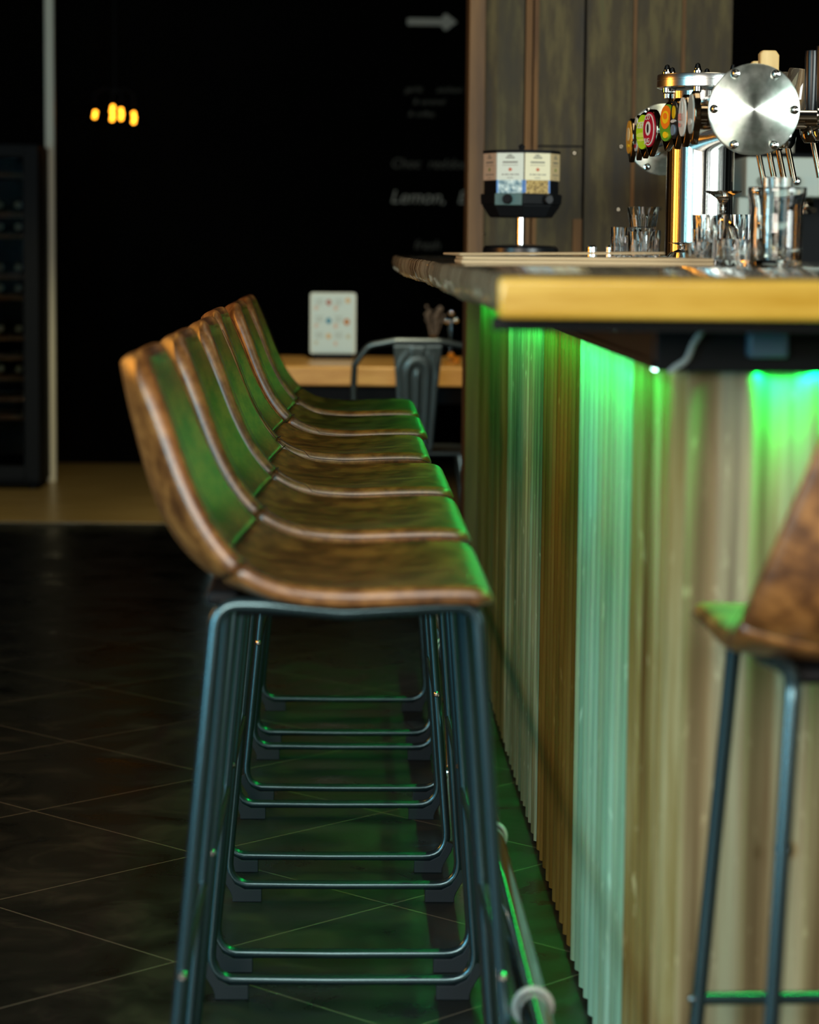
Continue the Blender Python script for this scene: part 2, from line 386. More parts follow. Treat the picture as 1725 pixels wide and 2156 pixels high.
sl2 = MB().box((0.40, 6.6005, Z0-.044), (1.0, 7.19, Z0)).build('slab_end', M['slab_top'], top, bevel=.002); sl2.matrix_parent_inverse = Matrix.Translation(-top.location)
eb = MB().box((0.153, 2.488, 1.1275), (1.0, 2.5115, 1.1695)).build('edge_board', M['honey'], top, bevel=0.006, seg=3); eb.matrix_parent_inverse = Matrix.Translation(-top.location)

lip = MB().box((0.1545, 2.487, 1.1698), (1.0, 2.5118, Z0)).build('varnish_lip', M['slab_top'], top, bevel=0.001); lip.matrix_parent_inverse = Matrix.Translation(-top.location)
# LED tapes, cable and driver box under the top
led = empty('led_strip', (0.352, 2.92, 1.06), 'green LED tape under the stool side of the bar top', 'led strip')
def under(o, p): o.parent = p; o.matrix_parent_inverse = Matrix.Translation(-p.location); return o
under(MB().box((0.368, 2.92, 1.066), (0.376, 7.06, 1.0705)).build('tape', M['led_tape'], smooth=False), led)
under(MB().sphere((0.364, 2.905, 1.062), 0.006).build('diode', M['led_diode']), led)
led2 = empty('led_strip', (0.48, 2.84, 1.06), 'green LED tape under the near end of the bar top', 'led strip')
under(MB().box((0.482, 2.848, 1.066), (0.98, 2.856, 1.0705)).build('tape', M['led_tape'], smooth=False), led2)
under(MB().box((0.470, 2.846, 1.060), (0.4765, 2.856, 1.0705)).build('spill_blocker', M['black'], smooth=False), led2)  # small added block that stops LED light spilling to the left
drv = MB().box((0.452, 2.772, 1.078), (0.497, 2.799, 1.112)).build('led_driver_box', M['blue_box'], bevel=0.004)
tag(drv, 'blue-grey plastic driver box fixed under the near end of the bar top', 'electrical box')
cb = [(0.415, 2.79, 1.125), (0.402, 2.79, 1.108), (0.392, 2.795, 1.092), (0.386, 2.795, 1.074), (0.374, 2.80, 1.066), (0.366, 2.803, 1.060)]
tag(MB().tube(fillet(cb, [0.02]*4, 5), 0.0035, 10).build('power_cable', M['cable_grey']), 'pale grey cable looping from the bar underside to the green LED tape', 'cable')
cb2 = [(0.335, 3.05, 1.127), (0.335, 3.06, 1.106), (0.337, 3.10, 1.096), (0.339, 3.15, 1.104), (0.340, 3.19, 1.112), (0.340, 3.21, 1.095)]
tag(MB().tube(fillet(cb2, [0.02]*4, 5), 0.003, 10).build('power_cable', M['cable_grey']), 'thin grey cable clipped to the bar underside beyond the corner, left of the thicker cable', 'cable')

# ------------------------------------------------------------------ foot rail
rail = empty('foot_rail', (0.232, 2.3, 0), 'chrome foot rail running along the foot of the bar', 'foot rail')
def rc(o): o.parent = rail; o.matrix_parent_inverse = Matrix.Translation(-rail.location); return o
rc(MB().cyl((0.231, 2.30, 0.29), (0.231, 6.9, 0.29), 0.0190, n=28).build('tube', M['rail_chrome']))
for y in (2.93, 3.795, 4.735, 5.60, 6.47):
    st = rc(MB().cyl((0.245, y, 0.012), (0.233, y, 0.272), 0.0075, n=14).lathe([(0.0001, 0.014), (0.010, 0.013), (0.020, 0.009), (0.024, 0.002), (0.024, 0.0)], (0.2455, y, 0), 28).build('stand', M['chrome']))
    rg = MB().tube([(0.231 + 0.0228*math.cos(R(a)), y-.03, 0.29 + 0.0228*math.sin(R(a))) for a in range(0, 360, 15)], 0.0032, 10, closed=True)
    rg = rg.build('bracket_ring', M['ring'], st)
    rg.matrix_parent_inverse = Matrix.Translation(-rail.location)
    rg.matrix_parent_inverse = Matrix.Identity(4)

# ------------------------------------------------------------------ bar stools
RIM = [(.176,.786),(.171,.800),(.158,.809),(.13,.811),(.078,.810),(.03,.808),(-.003,.808),(-.044,.811),(-.079,.820),(-.112,.839),(-.137,.867),(-.156,.898),(-.175,.938),(-.199,1.000),(-.216,1.040),(-.224,1.058)]
CEN = [(.178,.784),(.172,.797),(.158,.805),(.13,.806),(.078,.802),(.03,.798),(-.01,.796),(-.06,.797),(-.105,.803),(-.142,.816),(-.172,.838),(-.195,.868),(-.214,.910),(-.235,.985),(-.246,1.035),(-.251,1.062)]
def lerp(pl_, t):
    x = t*(len(pl_)-1); i = min(int(x), len(pl_)-2); f = x-i
    def P(k): return pl_[max(0, min(len(pl_)-1, k))]
    p0, p1, p2, p3 = P(i-1), P(i), P(i+1), P(i+2)
    return tuple(0.5*((2*p1[k]) + (-p0[k]+p2[k])*f + (2*p0[k]-5*p1[k]+4*p2[k]-p3[k])*f*f + (-p0[k]+3*p1[k]-3*p2[k]+p3[k])*f**3) for k in (0, 1))
def halfw(t):
    z = lerp(RIM, t)[1]
    w = 0.226 - 0.068*max(0, min(1, (z-0.83)/0.23))**1.1
    if t < 0.14: s_ = t/0.14; w -= 0.030*(1-math.sqrt(max(0, 1-(1-s_)**2)))
    if t > 0.90: s_ = (1-t)/0.10; w -= 0.034*(1-math.sqrt(max(0, 1-(1-s_)**2)))
    return w
CREASE = 0.60
def shell(t0, t1, rows, cols=22):
    vs = []; fs = []
    for i in range(rows+1):
        t = t0 + (t1-t0)*i/rows; r = lerp(RIM, t); c = lerp(CEN, t); w = halfw(t)
        for j in range(cols+1):
            u = -1 + 2*j/cols; k = abs(u)**2.3
            vs.append((c[0] + (r[0]-c[0])*k, u*w, c[1] + (r[1]-c[1])*k))
    for i in range(rows):
        for j in range(cols):
            a = i*(cols+1)+j; fs.append((a, a+1, a+cols+2, a+cols+1))
    return vs, fs
def shell_obj(name, t0, t1, rows, parent):
    vs, fs = shell(t0, t1, rows)
    me = bpy.data.meshes.new(name); me.from_pydata(vs, [], fs); me.materials.append(M['leather'])
    me.polygons.foreach_set('use_smooth', [True]*len(me.polygons))
    o = bpy.data.objects.new(name, me); COL.objects.link(o); o.parent = parent
    # make sure normals point up / forward
    n = me.polygons[len(me.polygons)//4].normal
    off = -1 if (n.z > 0 or n.x > 0.5) else 1
    s_ = o.modifiers.new('solidify', 'SOLIDIFY'); s_.thickness = 0.024; s_.offset = off
    b = o.modifiers.new('subsurf', 'SUBSURF'); b.levels = 1; b.render_levels = 2
    return o
def make_stool():
    root = empty('bar_stool', (0, 0, 0), 'stool', 'bar stool')
    shell_obj('seat', 0.0, CREASE+.004, 22, root)
    shell_obj('backrest', CREASE-0.004, 1.0, 18, root)
    # stitching: two seams along the rims and the crease seam across
    for sd in (-1, 1):
        st = MB(); pts = []
        for i in range(50):
            t = 0.03 + 0.94*i/49; r = lerp(RIM, t); pts.append((r[0], sd*(halfw(t)+.0015), r[1]-.0125 if t < .5 else r[1]-.004))
        st.tube(pts, 0.0006, 5); st.build('stitching', M['stitch'], root)
    vs, _ = shell(CREASE, CREASE+.001, 1); row = vs[:23]
    st = MB(); st.tube([(p[0]+.0005, p[1], p[2]) for p in row], 0.0012, 5)
    st.build('stitching', M['stitch'], root)
    # seat pan
    pan = MB().box((-.13, -.175, .766), (.115, .175, .781))
    pan.box((-.165, -.12, .770), (-.125, .12, .788))
    pan.build('seat_pan', M['black'], root, bevel=0.006)
    for sd in (-1, 1):
        yb, yt = .2222*sd, .178*sd
        def P(x, z): return (x, yb + (yt-yb)*(z-.03)/.745, z)
        pts = [P(-.02, .0305), P(.2135, .0305), P(.1560, .781), P(.11, .779), P(.0, .772), P(-.09, .780), P(-.1475, .781), P(-.2155, .0305), P(-.02, .0305)]
        path = fillet(pts, [.045, .05, .02, .1, .02, .05, .045], 7)
        fr_ = MB().tube(path[:-1], 0.0085, 14, closed=True).build('side_frame', M['black_steel'], root)
        for sx in (-1, 1):
            pad = [(.150, 0), (.150, .0235), (.180, .0235), (.198, .033), (.208, .050), (.2125, .062), (.2255, .056), (.2200, .040), (.207, .018), (.2035, .008), (.2035, 0)]
            poly = [(sx*a - .001, b_) for a, b_ in pad]
            MB().prism(poly, yb-.0095, yb+.0095, 'y').build('foot_pad', M['rubber'], root, smooth=False, bevel=.0015)
    def leg(sx, z):  # x,y of a leg at height z
        k = (z-.03)/.745
        return (.2135-.0575*k if sx > 0 else -.2155+.068*k), .2222-.0442*k
    for sx in (-1, 1):
        z = 0.345; x, y = leg(sx, z)
        MB().cyl((x, -y, z), (x, y, z), .0075, n=14).build('footrest' if sx > 0 else 'rear_stretcher', M['black_steel'], root)
        for sd in (-1, 1):
            MB().lathe([(.0001, .0125), (.0035, .012), (.006, .009), (.006, .0)], (0, 0, 0), 14, M=Matrix.Translation((x, sd*y, z)) @ Matrix.Rotation(R(90*(1 if sd < 0 else -1)), 4, 'X')).build('screw', M['screw'], root)
    return root
proto = make_stool()
YS = [2.831, 3.424, 4.017, 4.677, 5.281, 5.892]; DX = [0, .003, .004, -.010, .003, .003]
LB = ['brown leather bar stool nearest the camera in the row on the left of the bar',
      'brown leather bar stool directly behind the nearest one in the row',
      'brown leather bar stool, third from the camera in the row beside the bar',
      'brown leather bar stool, fourth from the camera, with a sharp stitched rim',
      'brown leather bar stool, last but one before the far end of the row',
      'brown leather bar stool at the far end of the row, below the menu sign']
for i in range(6):
    o = proto if i == 0 else copy_tree(proto)
    o.location = (DX[i], YS[i] + .2222, 0); o['label'] = LB[i]; o['group'] = 'leather bar stools at the bar'
o = copy_tree(proto); o.location = (.620, 2.575, 0); o.rotation_euler = (0, 0, R(92))
o['label'] = 'brown leather bar stool seen from behind at the near end of the bar, lower right'; o['group'] = 'leather bar stools at the bar'

# ------------------------------------------------------------------ beer tower
tw = empty('beer_tower', (0.681, 4.82, Z0), 'stainless steel T-shaped beer tap tower with round bolted end plates', 'beer tower')
def T(o, p=None):
    o.parent = p or tw
    o.matrix_parent_inverse = Matrix.Translation(-tw.location) if p is None else Matrix.Identity(4)
    return o
TX, TZ, Y1, Y2 = 0.683, 1.432, 4.20, 5.40
# brushed disc: anisotropic round the centre
def disc_mat():
    m = mat('spun_steel', (0.78, 0.88, 0.80), 0.36, 1.0); nt, N, L, b = nodes(m)
    b.inputs['Anisotropic'].default_value = 0.8; b.inputs['Anisotropic Rotation'].default_value = 0.25
    tg = N.new('ShaderNodeTangent'); tg.direction_type = 'RADIAL'; tg.axis = 'Y'
    L.new(tg.outputs[0], b.inputs['Tangent'])
    tc = N.new('ShaderNodeTexCoord'); nz = N.new('ShaderNodeTexNoise'); nz.inputs['Scale'].default_value = 60; nz.inputs['Detail'].default_value = 4
    mr = N.new('ShaderNodeMapRange'); mr.inputs[3].default_value = 0.22; mr.inputs[4].default_value = 0.42
    L.new(tc.outputs['Object'], nz.inputs['Vector']); L.new(nz.outputs[0], mr.inputs[0]); L.new(mr.outputs[0], b.inputs['Roughness'])
    n2 = N.new('ShaderNodeTexNoise'); n2.inputs['Scale'].default_value = 38; n2.inputs['Detail'].default_value = 6
    cr = N.new('ShaderNodeValToRGB'); cr.color_ramp.elements[0].position = .38; cr.color_ramp.elements[1].position = .62
    cr.color_ramp.elements[0].color = (0.50, 0.60, 0.53, 1); cr.color_ramp.elements[1].color = (0.86, 0.95, 0.88, 1)
    L.new(tc.outputs['Object'], n2.inputs['Vector']); L.new(n2.outputs[0], cr.inputs[0]); L.new(cr.outputs[0], b.inputs['Base Color'])
    return m
M['disc'] = disc_mat()
T(MB().lathe([(.085, 0), (.085, .006), (.078, .010), (.0655, .012), (.0655, .325)], (TX, 4.82, Z0), 56).build('column', M['column']))
cp = T(MB().lathe([(.0001, .357), (.086, .357), (.087, .355), (.087, .346), (.0865, .3455), (.087, .345), (.087, .333), (.082, .331), (.0001, .331)], (TX, 4.82, Z0), 56).build('top_flange', M['brushed']))
for k in range(6):
    a = R(15+60*k); bx_, by_ = TX + .073*math.cos(a), 4.82 + .073*math.sin(a)
    T(MB().lathe([(.0001, .376), (.004, .374), (.0058, .368), (.0065, .364), (.009, .361), (.009, .357), (.004, .357), (.004, .331), (.0085, .331), (.0085, .323), (.006, .320), (.0055, .312), (.0001, .310)], (bx_, by_, Z0), 16).build('bolt', M['chrome']), cp)
T(MB().cyl((TX, Y1+.008, TZ), (TX, Y2-.008, TZ), .050, n=56).build('crossbar', M['chrome']))
RX = Matrix.Rotation(R(90), 4, 'X')   # local z -> -y
for yy, sgn in ((Y1, -1), (Y2, 1)):
    me_ = MB().lathe([(.0001, .006), (.074, .006), (.0765, .0045), (.0765, -.006), (.070, -.007), (.0001, -.007)], (0, 0, 0), 72, M=RX)
    d = me_.build('end_plate', M['disc'], tw); d.location = Vector((TX, yy, TZ)) - tw.location
    for k in range(6):
        a = R(60*k); p = Vector((.068*math.cos(a), 0, .068*math.sin(a)))
        for s2 in ((-1,) if sgn < 0 else (-1,)):
            MB().lathe([(.0001, .0155), (.003, .0145), (.0048, .012), (.0052, .010), (.0075, .009), (.0080, .006)], p, 14, M=RX).build('bolt', M['chrome'], d)
BY = [5.30, 5.17, 5.06, 4.95, 4.68, 4.57, 4.46, 4.35]
def flat(name, c, r=0.35): return mat(name, c, r, 0, 0.5, 0.5)
BC = {'amber': flat('badge_amber', (0.70, 0.36, 0.03)), 'cream': flat('badge_cream', (0.75, 0.62, 0.32)), 'dark': flat('badge_dark', (0.02, 0.02, 0.02)),
      'lime': flat('badge_lime', (0.42, 0.70, 0.02)), 'lime2': flat('badge_pale_lime', (0.65, 0.80, 0.12)), 'red': flat('badge_red', (0.42, 0.008, 0.03)),
      'white': flat('badge_white', (0.72, 0.74, 0.68)), 'orange': flat('badge_orange', (0.85, 0.20, 0.01)), 'yellow': flat('badge_yellow', (0.85, 0.55, 0.01)),
      'green': flat('badge_green', (0.10, 0.30, 0.02)), 'blue': flat('badge_blue_grey', (0.20, 0.28, 0.36)), 'grey': flat('badge_grey', (0.42, 0.47, 0.43)), 'pink': flat('badge_pink', (0.70, 0.22, 0.18))}
def oval(rx, rz, n=28, cz=0): return [(rx*math.cos(2*PI*i/n), cz + rz*math.sin(2*PI*i/n)) for i in range(n)]
def text_mesh(s, size, mt, name, parent=None, ext=0.0004, align='CENTER', spacing=1.0):
    c = bpy.data.curves.new(name, 'FONT'); c.body = s; c.size = size; c.extrude = ext; c.align_x = align; c.align_y = 'CENTER'; c.space_character = spacing
    o = bpy.data.objects.new(name, c); COL.objects.link(o)
    bpy.context.view_layer.update()
    me = bpy.data.meshes.new_from_object(o.evaluated_get(bpy.context.evaluated_depsgraph_get()))
    bpy.data.objects.remove(o); o2 = bpy.data.objects.new(name, me); me.materials.clear(); me.materials.append(mt); COL.objects.link(o2)
    if parent: o2.parent = parent
    return o2
def badge(y, turn, face, extra, lab, tilt=0, words=()):
    # body: an almond shape with a pointed foot, prism along x, facing -x and turned towards the photographer
    sh = [(.030*math.sin(R(a))*(1.0), .040*math.cos(R(a))) for a in range(-130, 131, 13)] + [(.012, -.040), (0, -.054), (-.012, -.040)]
    Mx = Matrix.Translation((TX-.078, y, TZ)) @ Matrix.Rotation(R(turn), 4, 'Z') @ Matrix.Rotation(R(tilt), 4, 'X')
    b = T(MB().prism(sh, -.006, .006, 'x', M=Mx).build('badge', M['dark_chrome'], bevel=.002)); b['label'] = lab
    MB().cyl((TX-.045, y, TZ), (TX-.072, y, TZ), .016, n=20).cyl((TX-.05, y, TZ), (TX-.056, y, TZ), .022, n=24).build('badge_holder', M['dark_chrome'], b)
    f = MB()
    f.prism(oval(.026, .0345), -.0085, -.006, 'x', 0, Mx)
    mats = [BC[face]]
    for (c, ry, rz, cy_, cz_) in extra:
        mats.append(BC[c]); f.prism([(a+cy_, b_+cz_) for a, b_ in oval(ry, rz, 20)], -.0085-.0006*len(mats), -.008, 'x', len(mats)-1, Mx)
    g = f.build('badge_face', mats, b, smooth=False)
    TM = Matrix(((0, 0, -1, 0), (-1, 0, 0, 0), (0, 1, 0, 0), (0, 0, 0, 1)))
    for (w_, size, c, cz_) in words:
        tx = text_mesh(w_, size, BC[c], 'badge_lettering', b, .0003)
        tx.data.transform(Mx @ Matrix.Translation((-.0125, 0, cz_)) @ TM)
badge(BY[0], 5, 'amber', [('cream', .012, .014, 0, .006), ('yellow', .010, .004, 0, -.018)], 'amber tap badge')
badge(BY[1], 2, 'white', [('dark', .020, .020, 0, 0), ('red', .010, .004, 0, -.024)], 'white and dark tap badge')
badge(BY[2], 22, 'lime', [('lime2', .018, .008, 0, .014), ('lime2', .022, .005, 0, -.006), ('lime2', .016, .003, 0, -.016)], 'lime green tap badge', 0, [('ZER', .017, 'white', .013)])
badge(BY[3], 20, 'red', [('white', .0235, .0315, 0, 0), ('red', .0215, .029, 0, 0), ('white', .011, .014, 0, .002), ('dark', .004, .009, 0, .002)], 'red and white ring tap badge', 0, [('JUG', .013, 'white', -.022), ('CO', .013, 'white', .023)])
badge(BY[4], 22, 'green', [('orange', .019, .022, .004, .010), ('yellow', .012, .012, .004, .010), ('orange', .008, .006, .004, .012), ('yellow', .009, .006, -.004, -.022)], 'orange and green tap badge', 10)
badge(BY[5], 8, 'dark', [('yellow', .010, .012, 0, .014), ('white', .016, .003, 0, -.002), ('blue', .013, .010, 0, -.018)], 'black tap badge with yellow top')
badge(BY[6], 6, 'white', [('grey', .004, .012, 0, .016), ], 'white tap badge with pink lettering', 0, [('RIS', .018, 'pink', -.001), ('lite', .012, 'pink', -.014)])
badge(BY[7], 3, 'grey', [('white', .016, .006, 0, -.014)], 'grey tap badge')
# serving side: shank, faucet body, spout and handle for every tap
M['oak'] = noise_mat('pale_oak', [(0.3, (0.46, 0.30, 0.10)), (0.7, (0.60, 0.42, 0.18))], (20, 20, 2), 3, 5, 0.5)
M['dark_glass'] = mat('dark_smoked_glass', (0.45, 0.38, 0.28), 0.03, 0, 0.6, 0, 0.9, 1.46)
for i, y in enumerate(BY):
    FX = 0.868
    body = MB().cyl((TX+.045, y, TZ), (FX, y, TZ), .0085, n=18).cyl((FX-.05, y, TZ), (FX-.03, y, TZ), .014, n=20)
    body.lathe([(.0001, -.034), (.012, -.034), (.019, -.024), (.022, -.008), (.018, .008), (.012, .018), (.010, .024), (.0001, .026)], (FX+.002, y, TZ), 24)
    fb = T(body.build('tap', M['chrome'] if i % 2 else M['dark_chrome']))
    MB().cyl((FX+.006, y, TZ-.03), (FX+.020, y-.006, TZ-.098), .0062, n=16).build('spout', M['dark_chrome'], fb)
    if i == 0: h = MB().prism([(-.012, 0), (.012, 0), (.012, .13), (.008, .138), (-.008, .138), (-.012, .13)], -.010, .010, 'y', M=Matrix.Translation((FX-.004, y, TZ+.024))).build('tap_handle', M['oak'], fb, bevel=.003)
    elif i == 1:
        h = MB().prism([(-.017, 0), (.019, 0), (.020, .03), (.016, .045), (.020, .06), (.016, .078), (.021, .095), (.021, .140), (.014, .150), (-.014, .150), (-.019, .143)], -.014, .014, 'y', M=Matrix.Translation((FX, y, TZ+.024))).build('tap_handle', M['oak'], fb, bevel=.003)
        h['label'] = 'pale wooden tap handle with a notched edge'
    elif i in (2, 3):
        h = MB().lathe([(.0001, .006), (.016, .006), (.020, .012), (.0255, .040), (.0255, .052), (.0215, .100), (.020, .104), (.0001, .104)], (0, 0, 0), 28, M=Matrix.Translation((FX+.012, y, TZ+.018)) @ Matrix.Rotation(R(8), 4, 'Y')).build('tap_handle', M['dark_glass'], fb)
        h['label'] = 'tap handle shaped like a dark glass'
    else:
        h = MB().lathe([(.0001, 0), (.009, 0), (.011, .02), (.013, .10), (.012, .112), (.0001, .115)], (FX+.0, y, TZ+.024), 20).build('tap_handle', M['gloss_black'], fb)

# ------------------------------------------------------------------ things on the bar top
def board(name, x0, x1, y0, y1, z, th, rz, tilt, label):
    w = x1-x0; d = y1-y0
    mb = MB().prism([(a, b_) for a, b_ in [(0, 0), (w, 0), (w, d), (0, d)]], 0, th)
    o = mb.build(name, M['board_edge'], bevel=.001); o.location = (x0, y0, z); o.rotation_euler = (0, R(tilt), R(rz))
    return tag(o, label, 'menu board', 'flat wooden menu boards on the bar top')
board('menu_board', .175, .56, 3.78, 4.02, Z0+.0002, .0055, 0, 0, 'thin pale wooden menu board lying at the bottom of its stack on the bar top')
board('menu_board', .177, .56, 3.785, 4.02, Z0+.0062, .005, 0, 0, 'thin pale wooden menu board in the middle of its stack on the bar top')
board('menu_board', .173, .49, 3.80, 4.05, Z0+.0124, .0032, 3.5, -.8, 'thin wooden menu board lying askew on top of its stack on the bar top')

# glasses
def glass(name, prof, wall, base, loc, label, cat='glass', group=None, flip=False, n=40):
    outer = [(.0001, 0)] + prof
    H_ = prof[-1][1]
    inner = [(max(.001, r-wall), max(z, base)) for r, z in reversed(prof)] + [(.0001, base)]
    pts = outer + inner
    if flip: pts = [(r, H_-z) for r, z in pts]
    o = MB().lathe(pts, (0, 0, 0), n).build(name, M['glass'], ang=40); o.location = loc
    return tag(o, label, cat, group)
def tumbler(r0, r1, h): return [(r0*.93, 0), (r0, .003), (r0+(r1-r0)*.5, h*.5), (r1, h-.002), (r1-.001, h)]
def fluted(name, r0, r1, h, loc, label, wall=.0032, base=.010, k=12, group=None):
    n = k*6; vs = []; fs = []
    zs_ = [0, .002, h*.2, h*.45, h*.66, h*.74, h]
    prof = []
    for z in zs_: prof.append((r0+(r1-r0)*z/h, z, 0.0018 if .001 < z < h*.70 else 0))
    ring = [(.0001, 0, 0)] + prof + [(r-wall, z, 0) for r, z, a in reversed(prof) if z > base] + [(r0-wall, base, 0), (.0001, base, 0)]
    for i in range(n):
        a = 2*PI*i/n; fl = abs(math.sin(k*a/2))
        for r, z, am in ring: vs.append(((r+am*(fl-.6))*math.cos(a), (r+am*(fl-.6))*math.sin(a), z))
    q = len(ring)
    for i in range(n):
        j = (i+1) % n
        for t in range(q-1): fs.append((i*q+t, j*q+t, j*q+t+1, i*q+t+1))
    o = MB().add(vs, fs).build(name, M['glass'], ang=40); o.location = loc
    return tag(o, label, 'glass', group)
zt = Z0+.0003
GG = 'clear glasses standing on the bar top'
tall = [(.036, 0), (.0385, .003), (.0388, .030), (.0392, .075), (.0388, .084), (.0405, .096), (.0432, .106), (.0440, .1145), (.0430, .1175)]
pg = glass('beer_glass', tall, .0035, .010, (.640, 3.70, zt), 'large clear beer glass with flared rim, rightmost on the bar top', 'glass', GG)
glass('water_glass', [(.020, 0), (.022, .003), (.023, .06), (.0235, .118), (.0235, .121)], .0025, .006, (.640, 3.70, zt+.0105), 'narrow clear glass standing inside the large flared beer glass', 'glass', GG)
fluted('tumbler', .027, .0305, .081, (.600, 4.10, zt), 'frosted-looking clear tumbler below the upturned glass foot', .0025, .006, 14, GG)
fluted('tumbler', .020, .0225, .086, (.702, 4.40, zt), 'small clear tumbler behind, half hidden by the large beer glass', .0025, .006, 12, GG)
fluted('shot_glass', .0265, .029, .041, (.606, 3.86, zt), 'short fluted glass standing left of the large beer glass', .003, .009, 12, GG)
fluted('shot_glass', .020, .0225, .036, (.552, 3.90, zt), 'short fluted glass in front of the frosted-looking tumbler', .003, .008, 10, GG)
stem = [(.0300, 0), (.0310, .004), (.0315, .035), (.026, .060), (.012, .078), (.0055, .086), (.0050, .102), (.009, .110), (.022, .119), (.032, .1235), (.0322, .1250), (.0001, .1250)]
def stemmed(loc, label, s=1.0, sz=1.0):
    # stands upside down: rim on the counter, foot in the air
    pts = [(r*s, z*sz) for r, z in stem] + []
    inn = [(.0001, .074), (.010, .072), (.023, .058), (.0288, .035), (.0285, .004), (.0300, 0)]
    pts = [(r*s, z*sz) for r, z in stem] ; ring = [(r*s, z*sz) for r, z in inn] + pts
    o = MB().lathe(ring, (0, 0, 0), 40).build('stemmed_glass', M['glass'], ang=40); o.location = loc
    return tag(o, label, 'glass', GG)
stemmed((.651, 4.31, zt), 'upturned stemmed glass with its round foot in the air above a tumbler')
stemmed((.612, 4.53, zt), 'low upturned glass with its wide foot in the air right of the tower column', .88, .29)
fluted('tumbler', .026, .0290, .060, (.628, 5.30, zt), 'lower clear tumbler of the stack left of the tower column', .003, .009, 12, GG)
fluted('tumbler', .026, .0345, .052, (.631, 5.30, zt+.0602), 'upper clear tumbler stacked on another left of the tower column', .003, .009, 12, GG)
fluted('tumbler', .019, .021, .070, (.596, 5.42, zt), 'small clear tumbler, leftmost of those beside the tower column', .003, .008, 10, GG)
fluted('tumbler', .020, .022, .064, (.668, 5.46, zt), 'small clear tumbler between the stack and the tower column', .003, .008, 10, GG)
M['lemon'] = mat('lemon_flesh', (0.75, 0.62, 0.08), 0.35); M['lime_peel'] = mat('citrus_peel', (0.35, 0.50, 0.06), 0.4)
lm = empty('lemon_slice', (.628, 5.02, Z0), 'pale yellow-green citrus slice lying beside the tower column', 'fruit slice')
MB().lathe([(.0001, .004), (.018, .004), (.018, 0), (.0001, 0)], (0, 0, 0), 24).build('flesh', M['lemon'], lm)
MB().lathe([(.018, 0), (.021, .0005), (.021, .0045), (.018, .005)], (0, 0, 0), 24, closed=True).build('peel', M['lime_peel'], lm)
lm.scale = (1, 1, 1)
for dx, lab in ((0, 'small chrome shaker on the bar top, left one of the far pair'), (.045, 'small chrome shaker on the bar top, right one of the far pair')):
    sh = empty('shaker', (.592+dx, 6.0, Z0), lab, 'shaker', 'chrome shakers on the bar top')
    MB().lathe([(.0001, 0), (.013, 0), (.013, .018), (.011, .020), (.0001, .020)], (0, 0, 0), 20).build('body', M['chrome'], sh)
    MB().lathe([(.0125, .0202), (.0125, .026), (.008, .031), (.0001, .032)], (0, 0, 0), 20).build('cap', M['chrome'], sh)
# snack dispenser
ds = empty('snack_dispenser', (.449, 6.42, Z0), 'black rotating snack dispenser with eight labelled bins on a chrome pole', 'snack dispenser')
MB().lathe([(.0001, 0), (.094, 0), (.098, .004), (.097, .022), (.090, .028), (.04, .031), (.0001, .032)], (0, 0, 0), 48).build('base', M['gloss_black'], ds)
MB().cyl((0, 0, .02), (0, 0, .104), .0115, n=24).build('pole', M['chrome'], ds)
def octo(r, off=0): return [(r*math.cos(R(45*k+off)), r*math.sin(R(45*k+off))) for k in range(8)]
def frustum(mb, r0, z0, r1, z1, off=0, mi=0):
    a = octo(r0, off); b_ = octo(r1, off)
    vs = [(x, y, z0) for x, y in a] + [(x, y, z1) for x, y in b_]
    return mb.add(vs, [tuple(range(7, -1, -1)), tuple(range(8, 16))] + [(i, (i+1) % 8, 8+(i+1) % 8, 8+i) for i in range(8)], mi)
OFF = -90
frustum(frustum(MB(), .080, .100, .102, .132, OFF), .104, .132, .106, .160, OFF).build('housing', M['black'], ds, smooth=False, bevel=.004)
frustum(MB(), .099, .262, .100, .270, OFF).lathe([(.0001, .288), (.006, .286), (.009, .281), (.007, .276), (.005, .269)], (0, 0, 0), 16).build('lid', M['black'], ds, smooth=False, bevel=.001)
M['nuts'] = noise_mat('mixed_nuts', [(0.35, (0.10, 0.06, 0.01)), (0.5, (0.35, 0.22, 0.05)), (0.65, (0.55, 0.38, 0.12))], (1,1,1), 190, 2, 0.5, bump=.5)
M['foil'] = noise_mat('pale_sweets', [(0.35, (0.10, 0.18, 0.22)), (0.6, (0.50, 0.62, 0.62)), (0.7, (0.8, 0.85, 0.8))], (1,1,1), 90, 2, 0.3, bump=.5)
M['paper1'] = mat('label_pink', (0.55, 0.42, 0.30), 0.6); M['paper2'] = mat('label_pale', (0.62, 0.68, 0.60), 0.6)
M['paper3'] = mat('label_cream', (0.72, 0.66, 0.45), 0.6); M['paper4'] = mat('label_tan', (0.60, 0.46, 0.24), 0.6)
M['ink'] = mat('grey_ink', (0.13, 0.13, 0.11), 0.7); M['ink_red'] = mat('red_print', (0.50, 0.12, 0.05), 0.6); M['ink_green'] = mat('green_print', (0.12, 0.20, 0.02), 0.6)
M['blue_edge'] = mat('blue_bin_edge', (0.10, 0.25, 0.60), 0.3)
face_mats = ['paper1', 'paper2', 'paper3', 'paper4']
